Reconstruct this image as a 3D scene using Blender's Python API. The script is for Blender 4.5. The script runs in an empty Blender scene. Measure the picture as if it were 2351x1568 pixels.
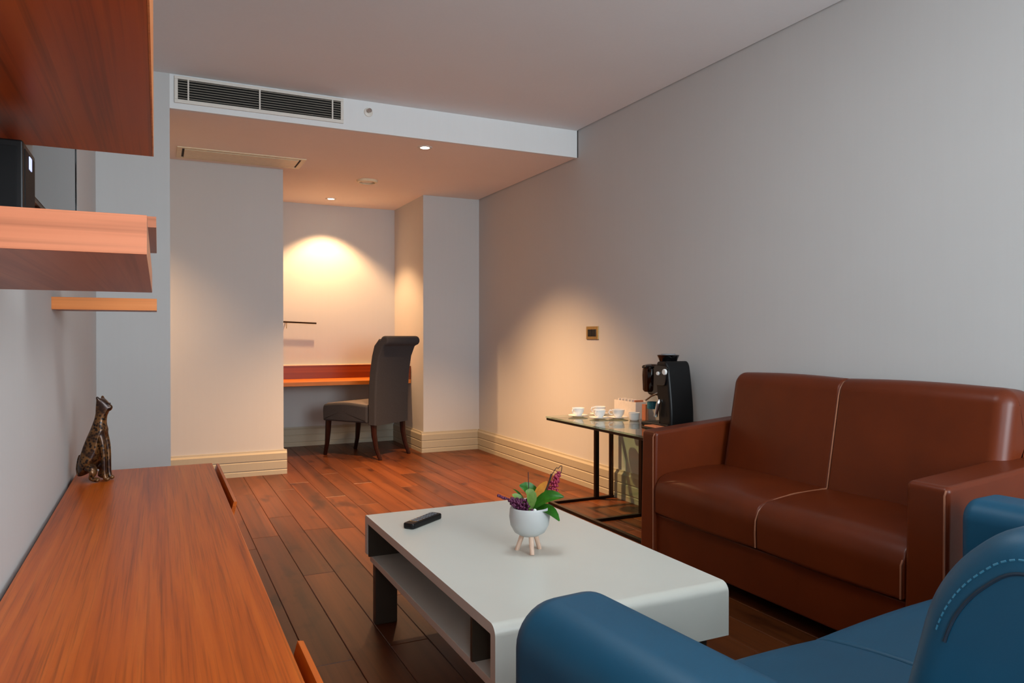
import bpy, bmesh, math, random
from mathutils import Vector, Matrix
random.seed(7)
PI = math.pi
SC = bpy.context.scene
COL = SC.collection

# ------------------------------------------------------------------ camera
F_PX, YAW, PITCH, CAM_H = 1685.6, 0.4489, -0.0068, 1.02
cam_d = bpy.data.cameras.new('camera')
cam_d.sensor_width = 36.0
cam_d.lens = 36.0 * F_PX / 2351.0
cam_d.clip_start = 0.02
cam = bpy.data.objects.new('camera', cam_d)
COL.objects.link(cam)
cam.location = (0, 0, CAM_H)
cam.rotation_euler = (PI / 2 + PITCH, 0, -YAW)
SC.camera = cam

# ------------------------------------------------------------------ light and exposure
SC.view_settings.view_transform = 'Standard'
SC.view_settings.look = 'None'
SC.view_settings.gamma = 1.0
SC.view_settings.use_curve_mapping = False
SC.view_settings.exposure = 0.22
world = bpy.data.worlds.new('World')
SC.world = world
world.use_nodes = True
wb = world.node_tree.nodes['Background']
wb.inputs[0].default_value = (0.62, 0.75, 0.95, 1)
wb.inputs[1].default_value = 0.6

def area_light(name, loc, rot, sx, sy, energy, color):
    d = bpy.data.lights.new(name, 'AREA')
    d.shape = 'RECTANGLE'; d.size = sx; d.size_y = sy
    d.energy = energy; d.color = color
    o = bpy.data.objects.new(name, d); COL.objects.link(o)
    o.location = loc; o.rotation_euler = rot
    return o
# daylight source: an unseen window added behind the camera
WIN = dict(x0=0.85, x1=2.50, z0=0.70, z1=2.38, y=-2.20)
LWIN = dict(y0=-2.00, y1=-0.95, z0=0.60, z1=2.34)
area_light('added_back_daylight', ((WIN['x0'] + WIN['x1']) / 2, WIN['y'] - 0.16, (WIN['z0'] + WIN['z1']) / 2),
           (PI / 2, 0, 0), WIN['x1'] - WIN['x0'], WIN['z1'] - WIN['z0'], 165.0, (0.83, 0.93, 1.0))
# extra daylight through a second unseen window, added in the left wall
area_light('added_side_daylight', (-0.293 - 0.16, (LWIN['y0'] + LWIN['y1']) / 2, (LWIN['z0'] + LWIN['z1']) / 2),
           (PI / 2, 0, -PI / 2), LWIN['y1'] - LWIN['y0'], LWIN['z1'] - LWIN['z0'], 55.0, (0.80, 0.93, 1.0))

# ------------------------------------------------------------------ room numbers
XR, XL = 2.6305, -0.293          # right and left wall
ZC, ZB = 2.449, 2.262            # ceiling, dropped ceiling
YB = 4.41                        # bulkhead / stub wall plane
XS = 0.059                       # stub wall end
YC, XC = 5.666, 0.839            # column wall plane and its right end
YP, XP = 6.152, 2.098            # pillar
YN = 7.021                       # niche back wall
ZBB = 0.179                      # baseboard height
YBK = WIN['y']                   # wall behind the camera

# ------------------------------------------------------------------ materials
MATS = {}
def newmat(name):
    m = bpy.data.materials.new(name); m.use_nodes = True
    nt = m.node_tree
    b = nt.nodes['Principled BSDF']
    MATS[name] = m
    return m, nt, b
def srgb(r, g, b):
    f = lambda c: (c / 255 / 12.92) if c / 255 <= 0.04045 else ((c / 255 + 0.055) / 1.055) ** 2.4
    return (f(r), f(g), f(b), 1)
def coords(nt, scale, kind='Object', rnd=False):
    tc = nt.nodes.new('ShaderNodeTexCoord'); mp = nt.nodes.new('ShaderNodeMapping')
    mp.inputs['Scale'].default_value = scale
    nt.links.new(tc.outputs[kind], mp.inputs['Vector'])
    if rnd:
        oi = nt.nodes.new('ShaderNodeObjectInfo'); mu = nt.nodes.new('ShaderNodeMath'); mu.operation = 'MULTIPLY'
        mu.inputs[1].default_value = 37.0
        nt.links.new(oi.outputs['Random'], mu.inputs[0])
        cx = nt.nodes.new('ShaderNodeCombineXYZ')
        for k in range(3): nt.links.new(mu.outputs[0], cx.inputs[k])
        nt.links.new(cx.outputs[0], mp.inputs['Location'])
    return mp.outputs['Vector']
def noise(nt, vec, scale, detail=4, rough=0.55, dist=0.0):
    n = nt.nodes.new('ShaderNodeTexNoise')
    n.inputs['Scale'].default_value = scale; n.inputs['Detail'].default_value = detail
    n.inputs['Roughness'].default_value = rough; n.inputs['Distortion'].default_value = dist
    nt.links.new(vec, n.inputs['Vector'])
    return n.outputs['Fac']
def ramp(nt, fac, stops):
    r = nt.nodes.new('ShaderNodeValToRGB')
    e = r.color_ramp.elements
    while len(e) < len(stops): e.new(0.5)
    for el, (p, c) in zip(e, stops): el.position = p; el.color = c
    nt.links.new(fac, r.inputs['Fac'])
    return r.outputs['Color']
def bump(nt, b, height, strength, dist=0.002):
    n = nt.nodes.new('ShaderNodeBump'); n.inputs['Strength'].default_value = strength
    n.inputs['Distance'].default_value = dist
    nt.links.new(height, n.inputs['Height']); nt.links.new(n.outputs['Normal'], b.inputs['Normal'])
def mixc(nt, fac, a, b_, mode='MIX'):
    n = nt.nodes.new('ShaderNodeMix'); n.data_type = 'RGBA'; n.blend_type = mode
    for s, v in ((n.inputs[0], fac), (n.inputs[6], a), (n.inputs[7], b_)):
        if isinstance(v, (float, int)): s.default_value = v
        elif isinstance(v, tuple): s.default_value = v
        else: nt.links.new(v, s)
    return n.outputs[2]
def setp(b, rough=None, metal=None, spec=None, coat=None, trans=None, ior=None):
    if rough is not None: b.inputs['Roughness'].default_value = rough
    if metal is not None: b.inputs['Metallic'].default_value = metal
    if spec is not None: b.inputs['Specular IOR Level'].default_value = spec
    if coat is not None: b.inputs['Coat Weight'].default_value = coat; b.inputs['Coat Roughness'].default_value = 0.15
    if trans is not None: b.inputs['Transmission Weight'].default_value = trans
    if ior is not None: b.inputs['IOR'].default_value = ior
def plain(name, col, rough=0.5, metal=0.0, var=0.06, sc=30, spec=0.5, bmp=0.0, coat=None):
    m, nt, b = newmat(name)
    v = coords(nt, (1, 1, 1)); n = noise(nt, v, sc)
    lo = tuple(c * (1 - var) for c in col[:3]) + (1,); hi = tuple(min(1, c * (1 + var)) for c in col[:3]) + (1,)
    nt.links.new(ramp(nt, n, [(0.3, lo), (0.7, hi)]), b.inputs['Base Color'])
    setp(b, rough, metal, spec, coat)
    if bmp: bump(nt, b, n, bmp)
    return m
def paint(name, col, rough=0.75, stripe=0.02):
    # painted / papered wall: faint vertical weave and mottling
    m, nt, b = newmat(name)
    v = coords(nt, (60, 60, 1.2)); n1 = noise(nt, v, 1.0, 3)
    v2 = coords(nt, (1, 1, 1)); n2 = noise(nt, v2, 1.7, 3)
    lo = tuple(c * (1 - stripe) for c in col[:3]) + (1,); hi = tuple(min(1, c * (1 + stripe)) for c in col[:3]) + (1,)
    a = ramp(nt, n1, [(0.3, lo), (0.7, hi)])
    c2 = ramp(nt, n2, [(0.3, (0.97, 0.97, 0.97, 1)), (0.7, (1, 1, 1, 1))])
    nt.links.new(mixc(nt, 1.0, a, c2, 'MULTIPLY'), b.inputs['Base Color'])
    setp(b, rough, spec=0.25)
    bump(nt, b, n1, 0.06, 0.001)
    return m
def wood(name, dark, mid, light, axis='Y', rough=0.38, fine=110.0, rnd=False, coat=None, lines=0.55, knots=False, spec=0.25):
    m, nt, b = newmat(name)
    across, along = fine, fine * 0.012
    sc = {'X': (along, across, across), 'Y': (across, along, across), 'Z': (across, across, along)}[axis]
    v = coords(nt, sc, rnd=rnd)
    n1 = noise(nt, v, 1.0, 3, 0.6)
    sc2 = tuple(s * 0.16 for s in sc)
    sc2 = tuple(s * (2.5 if s < 1 else 1) for s in sc2)
    v2 = coords(nt, sc2, rnd=rnd)
    n2 = noise(nt, v2, 1.0, 4, 0.6, 0.6)
    base = ramp(nt, n2, [(0.25, dark), (0.5, mid), (0.78, light)])
    ln = ramp(nt, n1, [(0.30, (1 - lines, 1 - lines, 1 - lines, 1)), (0.50, (1, 1, 1, 1)), (1.0, (1.0, 1.0, 1.0, 1))])
    c = mixc(nt, 1.0, base, ln, 'MULTIPLY')
    if rnd:
        oi = nt.nodes.new('ShaderNodeObjectInfo')
        tint = ramp(nt, oi.outputs['Random'], [(0.0, (0.82, 0.82, 0.82, 1)), (0.5, (0.98, 0.97, 0.96, 1)), (1.0, (1.14, 1.12, 1.1, 1))])
        c = mixc(nt, 1.0, c, tint, 'MULTIPLY')
    if knots:
        v3 = coords(nt, (9, 4.0, 9), rnd=rnd)
        n3 = noise(nt, v3, 1.0, 3, 0.5)
        c = mixc(nt, 1.0, c, ramp(nt, n3, [(0.30, (0.45, 0.4, 0.38, 1)), (0.42, (1, 1, 1, 1))]), 'MULTIPLY')
    nt.links.new(c, b.inputs['Base Color'])
    setp(b, rough, spec=spec, coat=coat)
    bump(nt, b, n1, 0.12, 0.001)
    return m
def leather(name, col, var=0.12, rough=0.36, spec=0.5):
    m, nt, b = newmat(name)
    v = coords(nt, (1, 1, 1)); n = noise(nt, v, 320, 3, 0.6); n2 = noise(nt, v, 5, 3)
    lo = tuple(c * (1 - var) for c in col[:3]) + (1,); hi = tuple(min(1, c * (1 + var)) for c in col[:3]) + (1,)
    nt.links.new(ramp(nt, n2, [(0.3, lo), (0.7, hi)]), b.inputs['Base Color'])
    setp(b, rough, spec=spec); bump(nt, b, n, 0.10, 0.001)
    return m
def glassy(name, col, rough=0.02, ior=1.45):
    # thin clear sheet: tinted see-through with a Fresnel reflection
    m, nt, b = newmat(name)
    nt.nodes.remove(b)
    tr = nt.nodes.new('ShaderNodeBsdfTransparent'); tr.inputs[0].default_value = col
    gl = nt.nodes.new('ShaderNodeBsdfGlossy'); gl.inputs['Roughness'].default_value = rough
    v = coords(nt, (1, 1, 1)); n = noise(nt, v, 8)
    nt.links.new(ramp(nt, n, [(0.0, (0.9, 0.9, 0.9, 1)), (1.0, (1, 1, 1, 1))]), gl.inputs['Color'])
    f0 = ((ior - 1) / (ior + 1)) ** 2
    lw = nt.nodes.new('ShaderNodeLayerWeight'); lw.inputs['Blend'].default_value = 0.5
    pw = nt.nodes.new('ShaderNodeMath'); pw.operation = 'POWER'; pw.inputs[1].default_value = 5.0
    nt.links.new(lw.outputs['Facing'], pw.inputs[0])
    fr = nt.nodes.new('ShaderNodeMath'); fr.operation = 'MULTIPLY_ADD'; fr.inputs[1].default_value = 1 - f0; fr.inputs[2].default_value = f0
    nt.links.new(pw.outputs[0], fr.inputs[0])
    mx = nt.nodes.new('ShaderNodeMixShader')
    nt.links.new(fr.outputs[0], mx.inputs[0]); nt.links.new(tr.outputs[0], mx.inputs[1]); nt.links.new(gl.outputs[0], mx.inputs[2])
    nt.links.new(mx.outputs[0], nt.nodes['Material Output'].inputs['Surface'])
    return m
def emit(name, col, strength):
    m, nt, b = newmat(name)
    b.inputs['Base Color'].default_value = col
    b.inputs['Emission Color'].default_value = col
    b.inputs['Emission Strength'].default_value = strength
    return m

M_WALL = paint('wall_paint', srgb(192, 191, 189), stripe=0.006)
M_CEIL = paint('ceiling_paint', srgb(226, 228, 229), 0.85, 0.008)
M_BULK = paint('bulkhead_paint', srgb(224, 225, 224), 0.7, 0.006)
M_LOWC = paint('dropped_ceiling_paint', srgb(236, 224, 214), 0.85, 0.008)
M_BASEB = paint('baseboard_cream', srgb(170, 162, 143), 0.45, 0.012)
M_GAP = plain('shadow_gap', srgb(62, 58, 55), 0.9)
M_PLANK = wood('floor_plank_wood', srgb(58, 28, 11), srgb(88, 45, 18), srgb(110, 60, 27), 'Y', 0.38, 60, rnd=True, lines=0.3, knots=True, spec=0.28)
M_SUB = plain('subfloor_dark', srgb(22, 12, 8), 0.9)
M_TEAK = wood('cabinet_teak', srgb(158, 66, 8), srgb(190, 86, 16), srgb(208, 104, 28), 'Y', 0.32, 210, lines=0.36)
M_TEAK_X = wood('shelf_teak_end', srgb(176, 104, 72), srgb(200, 122, 86), srgb(214, 140, 104), 'X', 0.45, 90, lines=0.3)
M_TEAK_S = wood('shelf_teak', srgb(140, 84, 60), srgb(164, 102, 76), srgb(182, 120, 90), 'Y', 0.4, 110, lines=0.2)
M_TEAK_O = wood('shelf_teak_orange', srgb(180, 98, 44), srgb(212, 124, 62), srgb(228, 144, 80), 'X', 0.4, 90, lines=0.25)
M_TEAK_B = wood('overhead_teak', srgb(140, 56, 12), srgb(176, 76, 20), srgb(196, 94, 32), 'Y', 0.33, 70, lines=0.45)
M_DESK = wood('desk_wood', srgb(200, 108, 34), srgb(222, 124, 44), srgb(234, 140, 58), 'X', 0.35, 90, lines=0.3)
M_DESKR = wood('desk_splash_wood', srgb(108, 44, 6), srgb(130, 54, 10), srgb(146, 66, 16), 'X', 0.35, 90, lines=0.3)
M_CREAM = plain('cream_edge', srgb(226, 212, 178), 0.5)
M_LEATH = leather('brown_leather', srgb(92, 35, 9), spec=0.3)
M_PIPE = plain('tan_piping', srgb(146, 92, 66), 0.4)
M_BLUE = leather('blue_leather', srgb(12, 74, 102), 0.06, 0.48, 0.3)
M_BLUE_D = plain('blue_seam', srgb(8, 40, 58), 0.6)
M_BLUE_T = plain('blue_thread', srgb(46, 116, 144), 0.6)
M_WHITE = plain('white_lacquer', srgb(206, 206, 196), 0.28, var=0.015, sc=6)
M_TABIN = plain('grey_lacquer', srgb(62, 55, 44), 0.45)
M_CHAIRF = plain('charcoal_fabric', srgb(58, 57, 60), 0.9, var=0.2, sc=260, spec=0.2, bmp=0.4)
M_SEATLIT = plain('lit_seat_fabric', srgb(116, 108, 104), 0.9, var=0.15, sc=260, spec=0.2, bmp=0.4)  # lightened seat fabric, the lamp light on it put into the colour
M_DWOOD = wood('dark_leg_wood', srgb(24, 10, 8), srgb(40, 16, 12), srgb(54, 22, 16), 'Z', 0.3, 80)
M_BLACK = plain('black_plastic', srgb(11, 11, 12), 0.4, spec=0.3)
M_BLACKG = plain('black_gloss', srgb(8, 8, 9), 0.08, var=0.02)
M_BLACKR = plain('black_matt', srgb(10, 10, 11), 0.6, spec=0.2)
M_SCREEN = plain('screen_glass', srgb(6, 6, 7), 0.02, var=0.01, spec=0.8)
M_DMETAL = plain('dark_bronze_metal', srgb(46, 34, 26), 0.35, 0.8)
M_CHROME = plain('chrome', srgb(210, 208, 204), 0.12, 1.0)
M_BRASS = plain('antique_brass', srgb(168, 142, 92), 0.35, 0.8)
M_PORC = plain('white_porcelain', srgb(232, 232, 228), 0.18, var=0.01)
M_POT = plain('matt_white_ceramic', srgb(190, 192, 190), 0.5, var=0.02)
M_PALE = wood('pale_leg_wood', srgb(214, 176, 150), srgb(232, 198, 174), srgb(240, 212, 190), 'Z', 0.5, 80, lines=0.15)
M_LEAF = plain('leaf_green', srgb(58, 130, 30), 0.35, var=0.35, sc=40)
M_LEAFP = plain('leaf_pale_green', srgb(140, 176, 84), 0.4, var=0.25, sc=50)
M_PURP = plain('purple_blossom', srgb(82, 10, 56), 0.6, var=0.35, sc=90)
M_PINK = plain('pink_blossom', srgb(150, 30, 62), 0.6, var=0.3, sc=90)
M_ORANGE = plain('orange_petal', srgb(255, 172, 66), 0.45, var=0.2, sc=40)
M_STEM = plain('dark_stem', srgb(58, 32, 24), 0.6)
M_SOIL = plain('dark_soil', srgb(24, 18, 14), 0.95, var=0.4, sc=120)
M_GLASS = glassy('clear_glass', (0.93, 0.98, 0.95, 1))
M_GLASSG = glassy('green_edge_glass', (0.80, 0.92, 0.86, 1))
M_PET = glassy('clear_plastic', (0.9, 0.95, 0.97, 1), 0.03, 1.3)
M_SMOKE = glassy('smoked_brown_plastic', (0.22, 0.12, 0.05, 1), 0.05, 1.4)
M_TEAL = plain('teal_label', srgb(20, 110, 132), 0.4, var=0.4, sc=90)
M_PAPER = plain('white_paper', srgb(236, 226, 214), 0.7)
M_ORPK = plain('orange_paper', srgb(196, 120, 82), 0.6)
M_GREYP = plain('grey_buttons', srgb(120, 124, 130), 0.5)
M_VENTD = plain('vent_dark', srgb(20, 18, 15), 0.9)
M_VENTW = plain('vent_white', srgb(214, 208, 198), 0.45, var=0.02)
M_LOUV = plain('vent_louvre', srgb(150, 142, 128), 0.5)
M_LAMP = emit('lamp_glow', (1.0, 0.86, 0.62, 1), 30.0)
M_PANEL = emit('fill_panel_glow', (0.9, 0.96, 1.0, 1), 2.5)  # face of the added ceiling fill
M_BLUEL = emit('indicator_glow', (0.55, 0.62, 1.0, 1), 0.8)
M_DOORG = plain('grey_window_frame', srgb(196, 196, 194), 0.5)
# spotted bronze statue
_m, _nt, _b = newmat('spotted_bronze')
_v = coords(_nt, (1, 1, 1)); _vo = _nt.nodes.new('ShaderNodeTexVoronoi'); _vo.inputs['Scale'].default_value = 95
_nt.links.new(_v, _vo.inputs['Vector'])
_n = noise(_nt, _v, 26, 3)
_sp = ramp(_nt, _vo.outputs['Distance'], [(0.30, srgb(24, 12, 8)), (0.52, srgb(112, 74, 38))])
_nt.links.new(mixc(_nt, ramp(_nt, _n, [(0.40, (1, 1, 1, 1)), (0.56, (0, 0, 0, 1))]), _sp, srgb(46, 24, 15)), _b.inputs['Base Color'])
setp(_b, 0.28, 0.35); M_STATUE = _m

# ------------------------------------------------------------------ mesh helpers
ABS = {}
def finish(bm, smooth, angle=35):
    caps = [f for f in bm.faces if f.tag]
    bmesh.ops.recalc_face_normals(bm, faces=bm.faces)
    for f in bm.faces: f.smooth = smooth
    for f in caps: f.smooth = False
    me = bpy.data.meshes.new('mesh')
    bm.to_mesh(me); bm.free()
    if smooth:
        try: me.set_sharp_from_angle(angle=math.radians(angle))
        except Exception: pass
    return me
def obj(name, bm, mat, parent=None, smooth=True, label=None, world=True, kind=None, angle=35):
    base = ABS.get(parent.name, Vector((0, 0, 0))) if parent else Vector((0, 0, 0))
    if world and parent: bmesh.ops.translate(bm, verts=bm.verts, vec=-base)
    me = finish(bm, smooth, angle)
    o = bpy.data.objects.new(name, me); COL.objects.link(o)
    me.name = o.name
    if isinstance(mat, (list, tuple)):
        for m in mat: me.materials.append(m)
    else: me.materials.append(mat)
    if smooth:
        wn = o.modifiers.new('weighted_normals', 'WEIGHTED_NORMAL'); wn.keep_sharp = True; wn.weight = 80
    if parent: o.parent = parent
    ABS[o.name] = base.copy()
    if label: o['label'] = label
    if kind: o['kind'] = kind
    return o
def tag(o, label, cat, group=None, kind=None):
    o['label'] = label; o['category'] = cat
    if group: o['group'] = group
    if kind: o['kind'] = kind
    return o
def thing(name, label, cat, loc, group=None, rotz=0.0):
    o = bpy.data.objects.new(name, None); COL.objects.link(o)
    o.location = loc; o.rotation_euler = (0, 0, rotz); o.empty_display_size = 0.05
    ABS[o.name] = Vector(loc)
    return tag(o, label, cat, group)
def struct(name, bm, mat, label, cat, parent=None, smooth=False):
    o = obj(name, bm, mat, parent, smooth)
    return tag(o, label, cat, kind='structure')
def copy_tree(src, parent=None):
    c = src.copy(); COL.objects.link(c); c.parent = parent
    for ch in src.children: copy_tree(ch, c)
    return c
def box(bm, x0, x1, y0, y1, z0, z1, bev=0.0, seg=2):
    b = bmesh.new()
    bmesh.ops.create_cube(b, size=1.0)
    for v in b.verts:
        v.co = Vector(((x0 + x1) / 2 + v.co.x * (x1 - x0), (y0 + y1) / 2 + v.co.y * (y1 - y0), (z0 + z1) / 2 + v.co.z * (z1 - z0)))
    if bev > 0:
        bmesh.ops.bevel(b, geom=list(b.edges), offset=bev, segments=seg, profile=0.5, affect='EDGES')
    merge(bm, b)
    return bm
def merge(bm, b):
    tmp = bpy.data.meshes.new('t'); b.to_mesh(tmp); b.free()
    bm.from_mesh(tmp); bpy.data.meshes.remove(tmp)
def B(*a, **k): return box(bmesh.new(), *a, **k)
def rrect(x0, x1, z0, z1, r, n=6):
    if not isinstance(r, (list, tuple)): r = (r,) * 4         # bl, br, tr, tl
    pts = []
    for (cx, cz, rr, a0) in ((x0 + r[0], z0 + r[0], r[0], PI), (x1 - r[1], z0 + r[1], r[1], 1.5 * PI), (x1 - r[2], z1 - r[2], r[2], 0), (x0 + r[3], z1 - r[3], r[3], 0.5 * PI)):
        if rr <= 1e-6: pts.append((cx, cz)); continue
        for k in range(n + 1):
            a = a0 + k / n * PI / 2
            pts.append((cx + rr * math.cos(a), cz + rr * math.sin(a)))
    return pts
def smooth_poly(pts, rad, n=5):
    # round every corner of a closed polygon
    out = []; N = len(pts)
    for i in range(N):
        p = Vector(pts[i][:2]); a = Vector(pts[i - 1][:2]); c = Vector(pts[(i + 1) % N][:2])
        r = pts[i][2] if len(pts[i]) > 2 else rad
        da = (a - p); dc = (c - p)
        t = min(r, da.length * 0.49, dc.length * 0.49)
        s = p + da.normalized() * t; e = p + dc.normalized() * t
        for k in range(n + 1):
            u = k / n
            q = s * (1 - u) ** 2 + p * 2 * u * (1 - u) + e * u ** 2
            out.append((q.x, q.y))
    return out
def loft(bm, prof, axis, a0, a1, r0=0.0, r1=None, n=5, crown=0.0, mid=1, fan=True):
    # closed profile swept along an axis, its two ends rounded by r0, r1; crown bulges the middle
    if r1 is None: r1 = r0
    P = [Vector(p) for p in prof]; N = len(P)
    area = sum(P[i].x * P[(i + 1) % N].y - P[(i + 1) % N].x * P[i].y for i in range(N))
    if area < 0: P.reverse()
    nor = []
    for i in range(N):
        e = (P[(i + 1) % N] - P[i - 1]); e.normalize(); nor.append(Vector((e.y, -e.x)))
    secs = []
    if r0 > 0:
        for k in range(n + 1):
            f = k / n * PI / 2; secs.append((a0 + r0 * (1 - math.cos(f)), r0 * (1 - math.sin(f))))
    else: secs.append((a0, 0.0))
    for k in range(1, mid): 
        secs.append((a0 + r0 + (a1 - r1 - a0 - r0) * k / mid, -crown * math.sin(PI * k / mid)))
    if r1 > 0:
        for k in range(n, -1, -1):
            f = k / n * PI / 2; secs.append((a1 - r1 * (1 - math.cos(f)), r1 * (1 - math.sin(f))))
    else: secs.append((a1, 0.0))
    rings = []
    for a, ins in secs:
        ring = []
        for p, nn in zip(P, nor):
            q = p - nn * ins
            co = {'X': (a, q.x, q.y), 'Y': (q.x, a, q.y), 'Z': (q.x, q.y, a)}[axis]
            ring.append(bm.verts.new(co))
        rings.append(ring)
    for A, Bq in zip(rings, rings[1:]):
        for i in range(N):
            bm.faces.new((A[i], A[(i + 1) % N], Bq[(i + 1) % N], Bq[i]))
    for ring, rad in ((rings[0], r0), (rings[-1], r1)):
        if rad > 0 and fan:
            c = bm.verts.new(sum((v.co for v in ring), Vector()) / N)
            for i in range(N): bm.faces.new((c, ring[i], ring[(i + 1) % N])).tag = True
        else: bm.faces.new(ring).tag = True
    return bm
def tube(bm, pts, r, n=8, closed=False):
    P = [Vector(p) for p in pts]; rings = []; N = len(P)
    R = r if isinstance(r, (list, tuple)) else [r] * N
    up = Vector((0, 0, 1)); prev = None
    for i in range(N):
        if closed: t = P[(i + 1) % N] - P[i - 1]
        else: t = P[min(i + 1, N - 1)] - P[max(i - 1, 0)]
        t.normalize()
        ref = prev if prev is not None else (up if abs(t.z) < 0.9 else Vector((1, 0, 0)))
        s = ref - t * ref.dot(t)
        if s.length < 1e-5: s = t.orthogonal()
        s.normalize(); prev = s
        b = t.cross(s)
        rings.append([bm.verts.new(P[i] + (s * math.cos(2 * PI * k / n) + b * math.sin(2 * PI * k / n)) * R[i]) for k in range(n)])
    pairs = list(zip(rings, rings[1:])) + ([(rings[-1], rings[0])] if closed else [])
    for A, Bq in pairs:
        for k in range(n): bm.faces.new((A[k], A[(k + 1) % n], Bq[(k + 1) % n], Bq[k]))
    if not closed:
        bm.faces.new(rings[0]); bm.faces.new(rings[-1])
    return bm
def lathe(bm, prof, c=(0, 0, 0), n=24, axis='Z', closed=False):
    rings = []
    for r, z in prof:
        if r < 1e-6:
            co = (0, 0, z); ring = [co]
        else: ring = [(r * math.cos(2 * PI * k / n), r * math.sin(2 * PI * k / n), z) for k in range(n)]
        vs = []
        for (x, y, zz) in ring:
            if axis == 'X': x, y, zz = zz, x, y
            elif axis == 'Y': x, y, zz = x, zz, y
            vs.append(bm.verts.new((c[0] + x, c[1] + y, c[2] + zz)))
        rings.append(vs)
    for A, Bq in zip(rings, rings[1:]):
        if len(A) == 1 and len(Bq) == 1: continue
        if len(A) == 1:
            for k in range(n): bm.faces.new((A[0], Bq[k], Bq[(k + 1) % n]))
        elif len(Bq) == 1:
            for k in range(n): bm.faces.new((A[k], A[(k + 1) % n], Bq[0]))
        else:
            for k in range(n): bm.faces.new((A[k], A[(k + 1) % n], Bq[(k + 1) % n], Bq[k]))
    if closed:
        A, Bq = rings[-1], rings[0]
        for k in range(n): bm.faces.new((A[k], A[(k + 1) % n], Bq[(k + 1) % n], Bq[k]))
        return bm
    for R in (rings[0], rings[-1]):
        if len(R) > 1: bm.faces.new(R)
    return bm
def skin_mesh(verts, edges, radii, root=0, sub=2):
    me = bpy.data.meshes.new('skin'); me.from_pydata([tuple(v) for v in verts], edges, [])
    o = bpy.data.objects.new('skin_tmp', me); COL.objects.link(o)
    mo = o.modifiers.new('s', 'SKIN'); mo.use_smooth_shade = True
    sv = me.skin_vertices[0].data if me.skin_vertices else me.attributes and None
    for i, r in enumerate(radii):
        sv[i].radius = (r if isinstance(r, tuple) else (r, r)); sv[i].use_root = (i == root)
    ss = o.modifiers.new('u', 'SUBSURF'); ss.levels = sub; ss.render_levels = sub
    dg = bpy.context.evaluated_depsgraph_get(); dg.update()
    ev = bpy.data.meshes.new_from_object(o.evaluated_get(dg))
    bm = bmesh.new(); bm.from_mesh(ev)
    bpy.data.objects.remove(o); bpy.data.meshes.remove(me); bpy.data.meshes.remove(ev)
    return bm

# ================================================================== THE SETTING
# floor: dark sub-floor and one board per plank, running away from the camera
FX0, FX1, FY0, FY1 = -1.6, XR, YBK, YN
fl = struct('floor', B(FX0 - .1, FX1 + .1, FY0 - .1, FY1 + .1, -0.08, -0.018), M_SUB,
            'dark reddish-brown wooden plank floor of the room', 'floor')
PW = 0.132
plank_meshes = {}
def plank(x0, x1, y0, y1):
    key = (round(x1 - x0, 4), round(y1 - y0, 3))
    g = 0.0016
    if key not in plank_meshes:
        w, l = key
        bm = B(-w / 2 + g / 2, w / 2 - g / 2, -l / 2 + g / 2, l / 2 - g / 2, -0.018, 0.0)
        # small chamfer along the top edges
        top = [e for e in bm.edges if all(v.co.z > -0.001 for v in e.verts)]
        bmesh.ops.bevel(bm, geom=top, offset=0.0018, segments=1, affect='EDGES')
        me = finish(bm, False); me.materials.append(M_PLANK); plank_meshes[key] = me
    o = bpy.data.objects.new('plank', plank_meshes[key]); COL.objects.link(o)
    o.location = ((x0 + x1) / 2, (y0 + y1) / 2, 0); o.parent = fl
k0 = math.floor((FX0 - 0.554) / PW)
x = 0.554 + k0 * PW
LENS = (1.35, 1.1, 1.6)
while x < FX1 - 0.001:
    xa, xb = max(x, FX0), min(x + PW, FX1)
    if xb - xa > 0.01:
        ya = FY0 if xb > XL else YB
        y = ya + random.choice((0.0, 0.45, 0.7, 1.0)) ; first = True
        if y > ya + 0.01: plank(xa, xb, ya, y)
        while y < FY1 - 0.01:
            L = random.choice(LENS); ye = min(y + L, FY1)
            if FY1 - ye < 0.25: ye = FY1
            plank(xa, xb, y, ye); y = ye
    x += PW

T = 0.12
struct('wall_right', B(XR, XR + T, YBK - T, YN + T, -0.02, ZC + .1), M_WALL, 'long plain grey wall behind the brown sofa', 'wall')
bm = bmesh.new()
box(bm, XL - T, XL, LWIN['y1'], YB, -0.02, ZC + .1)
box(bm, XL - T, XL, YBK - T, LWIN['y0'], -0.02, ZC + .1)
box(bm, XL - T, XL, LWIN['y0'], LWIN['y1'], -0.02, LWIN['z0'])
box(bm, XL - T, XL, LWIN['y0'], LWIN['y1'], LWIN['z1'], ZC + .1)
struct('wall_left', bm, M_WALL, 'grey wall on the left behind the shelves and low cabinet', 'wall')
struct('wall_stub', B(-1.7, XS, YB, YB + 0.10, -0.02, ZC + .1), M_WALL, 'narrow blue-grey wall end beyond the low cabinet', 'wall')
struct('wall_column', B(-1.7, XC, YC, YN + T, -0.02, ZC + .1), M_WALL, 'wide grey wall block left of the desk niche', 'wall')
struct('wall_niche', B(XC, XR + T, YN, YN + T, -0.02, ZC + .1), M_WALL, 'back wall of the desk niche under the warm light', 'wall')
struct('wall_pillar', B(XP, XR, YP, YN, -0.02, ZC + .1), M_WALL, 'projecting wall pier between desk niche and right wall', 'wall')
struct('wall_corridor', B(-1.7 - T, -1.7, YB, YC, -0.02, ZC + .1), M_WALL, 'end wall of the side passage behind the wall stub', 'wall')
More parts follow.
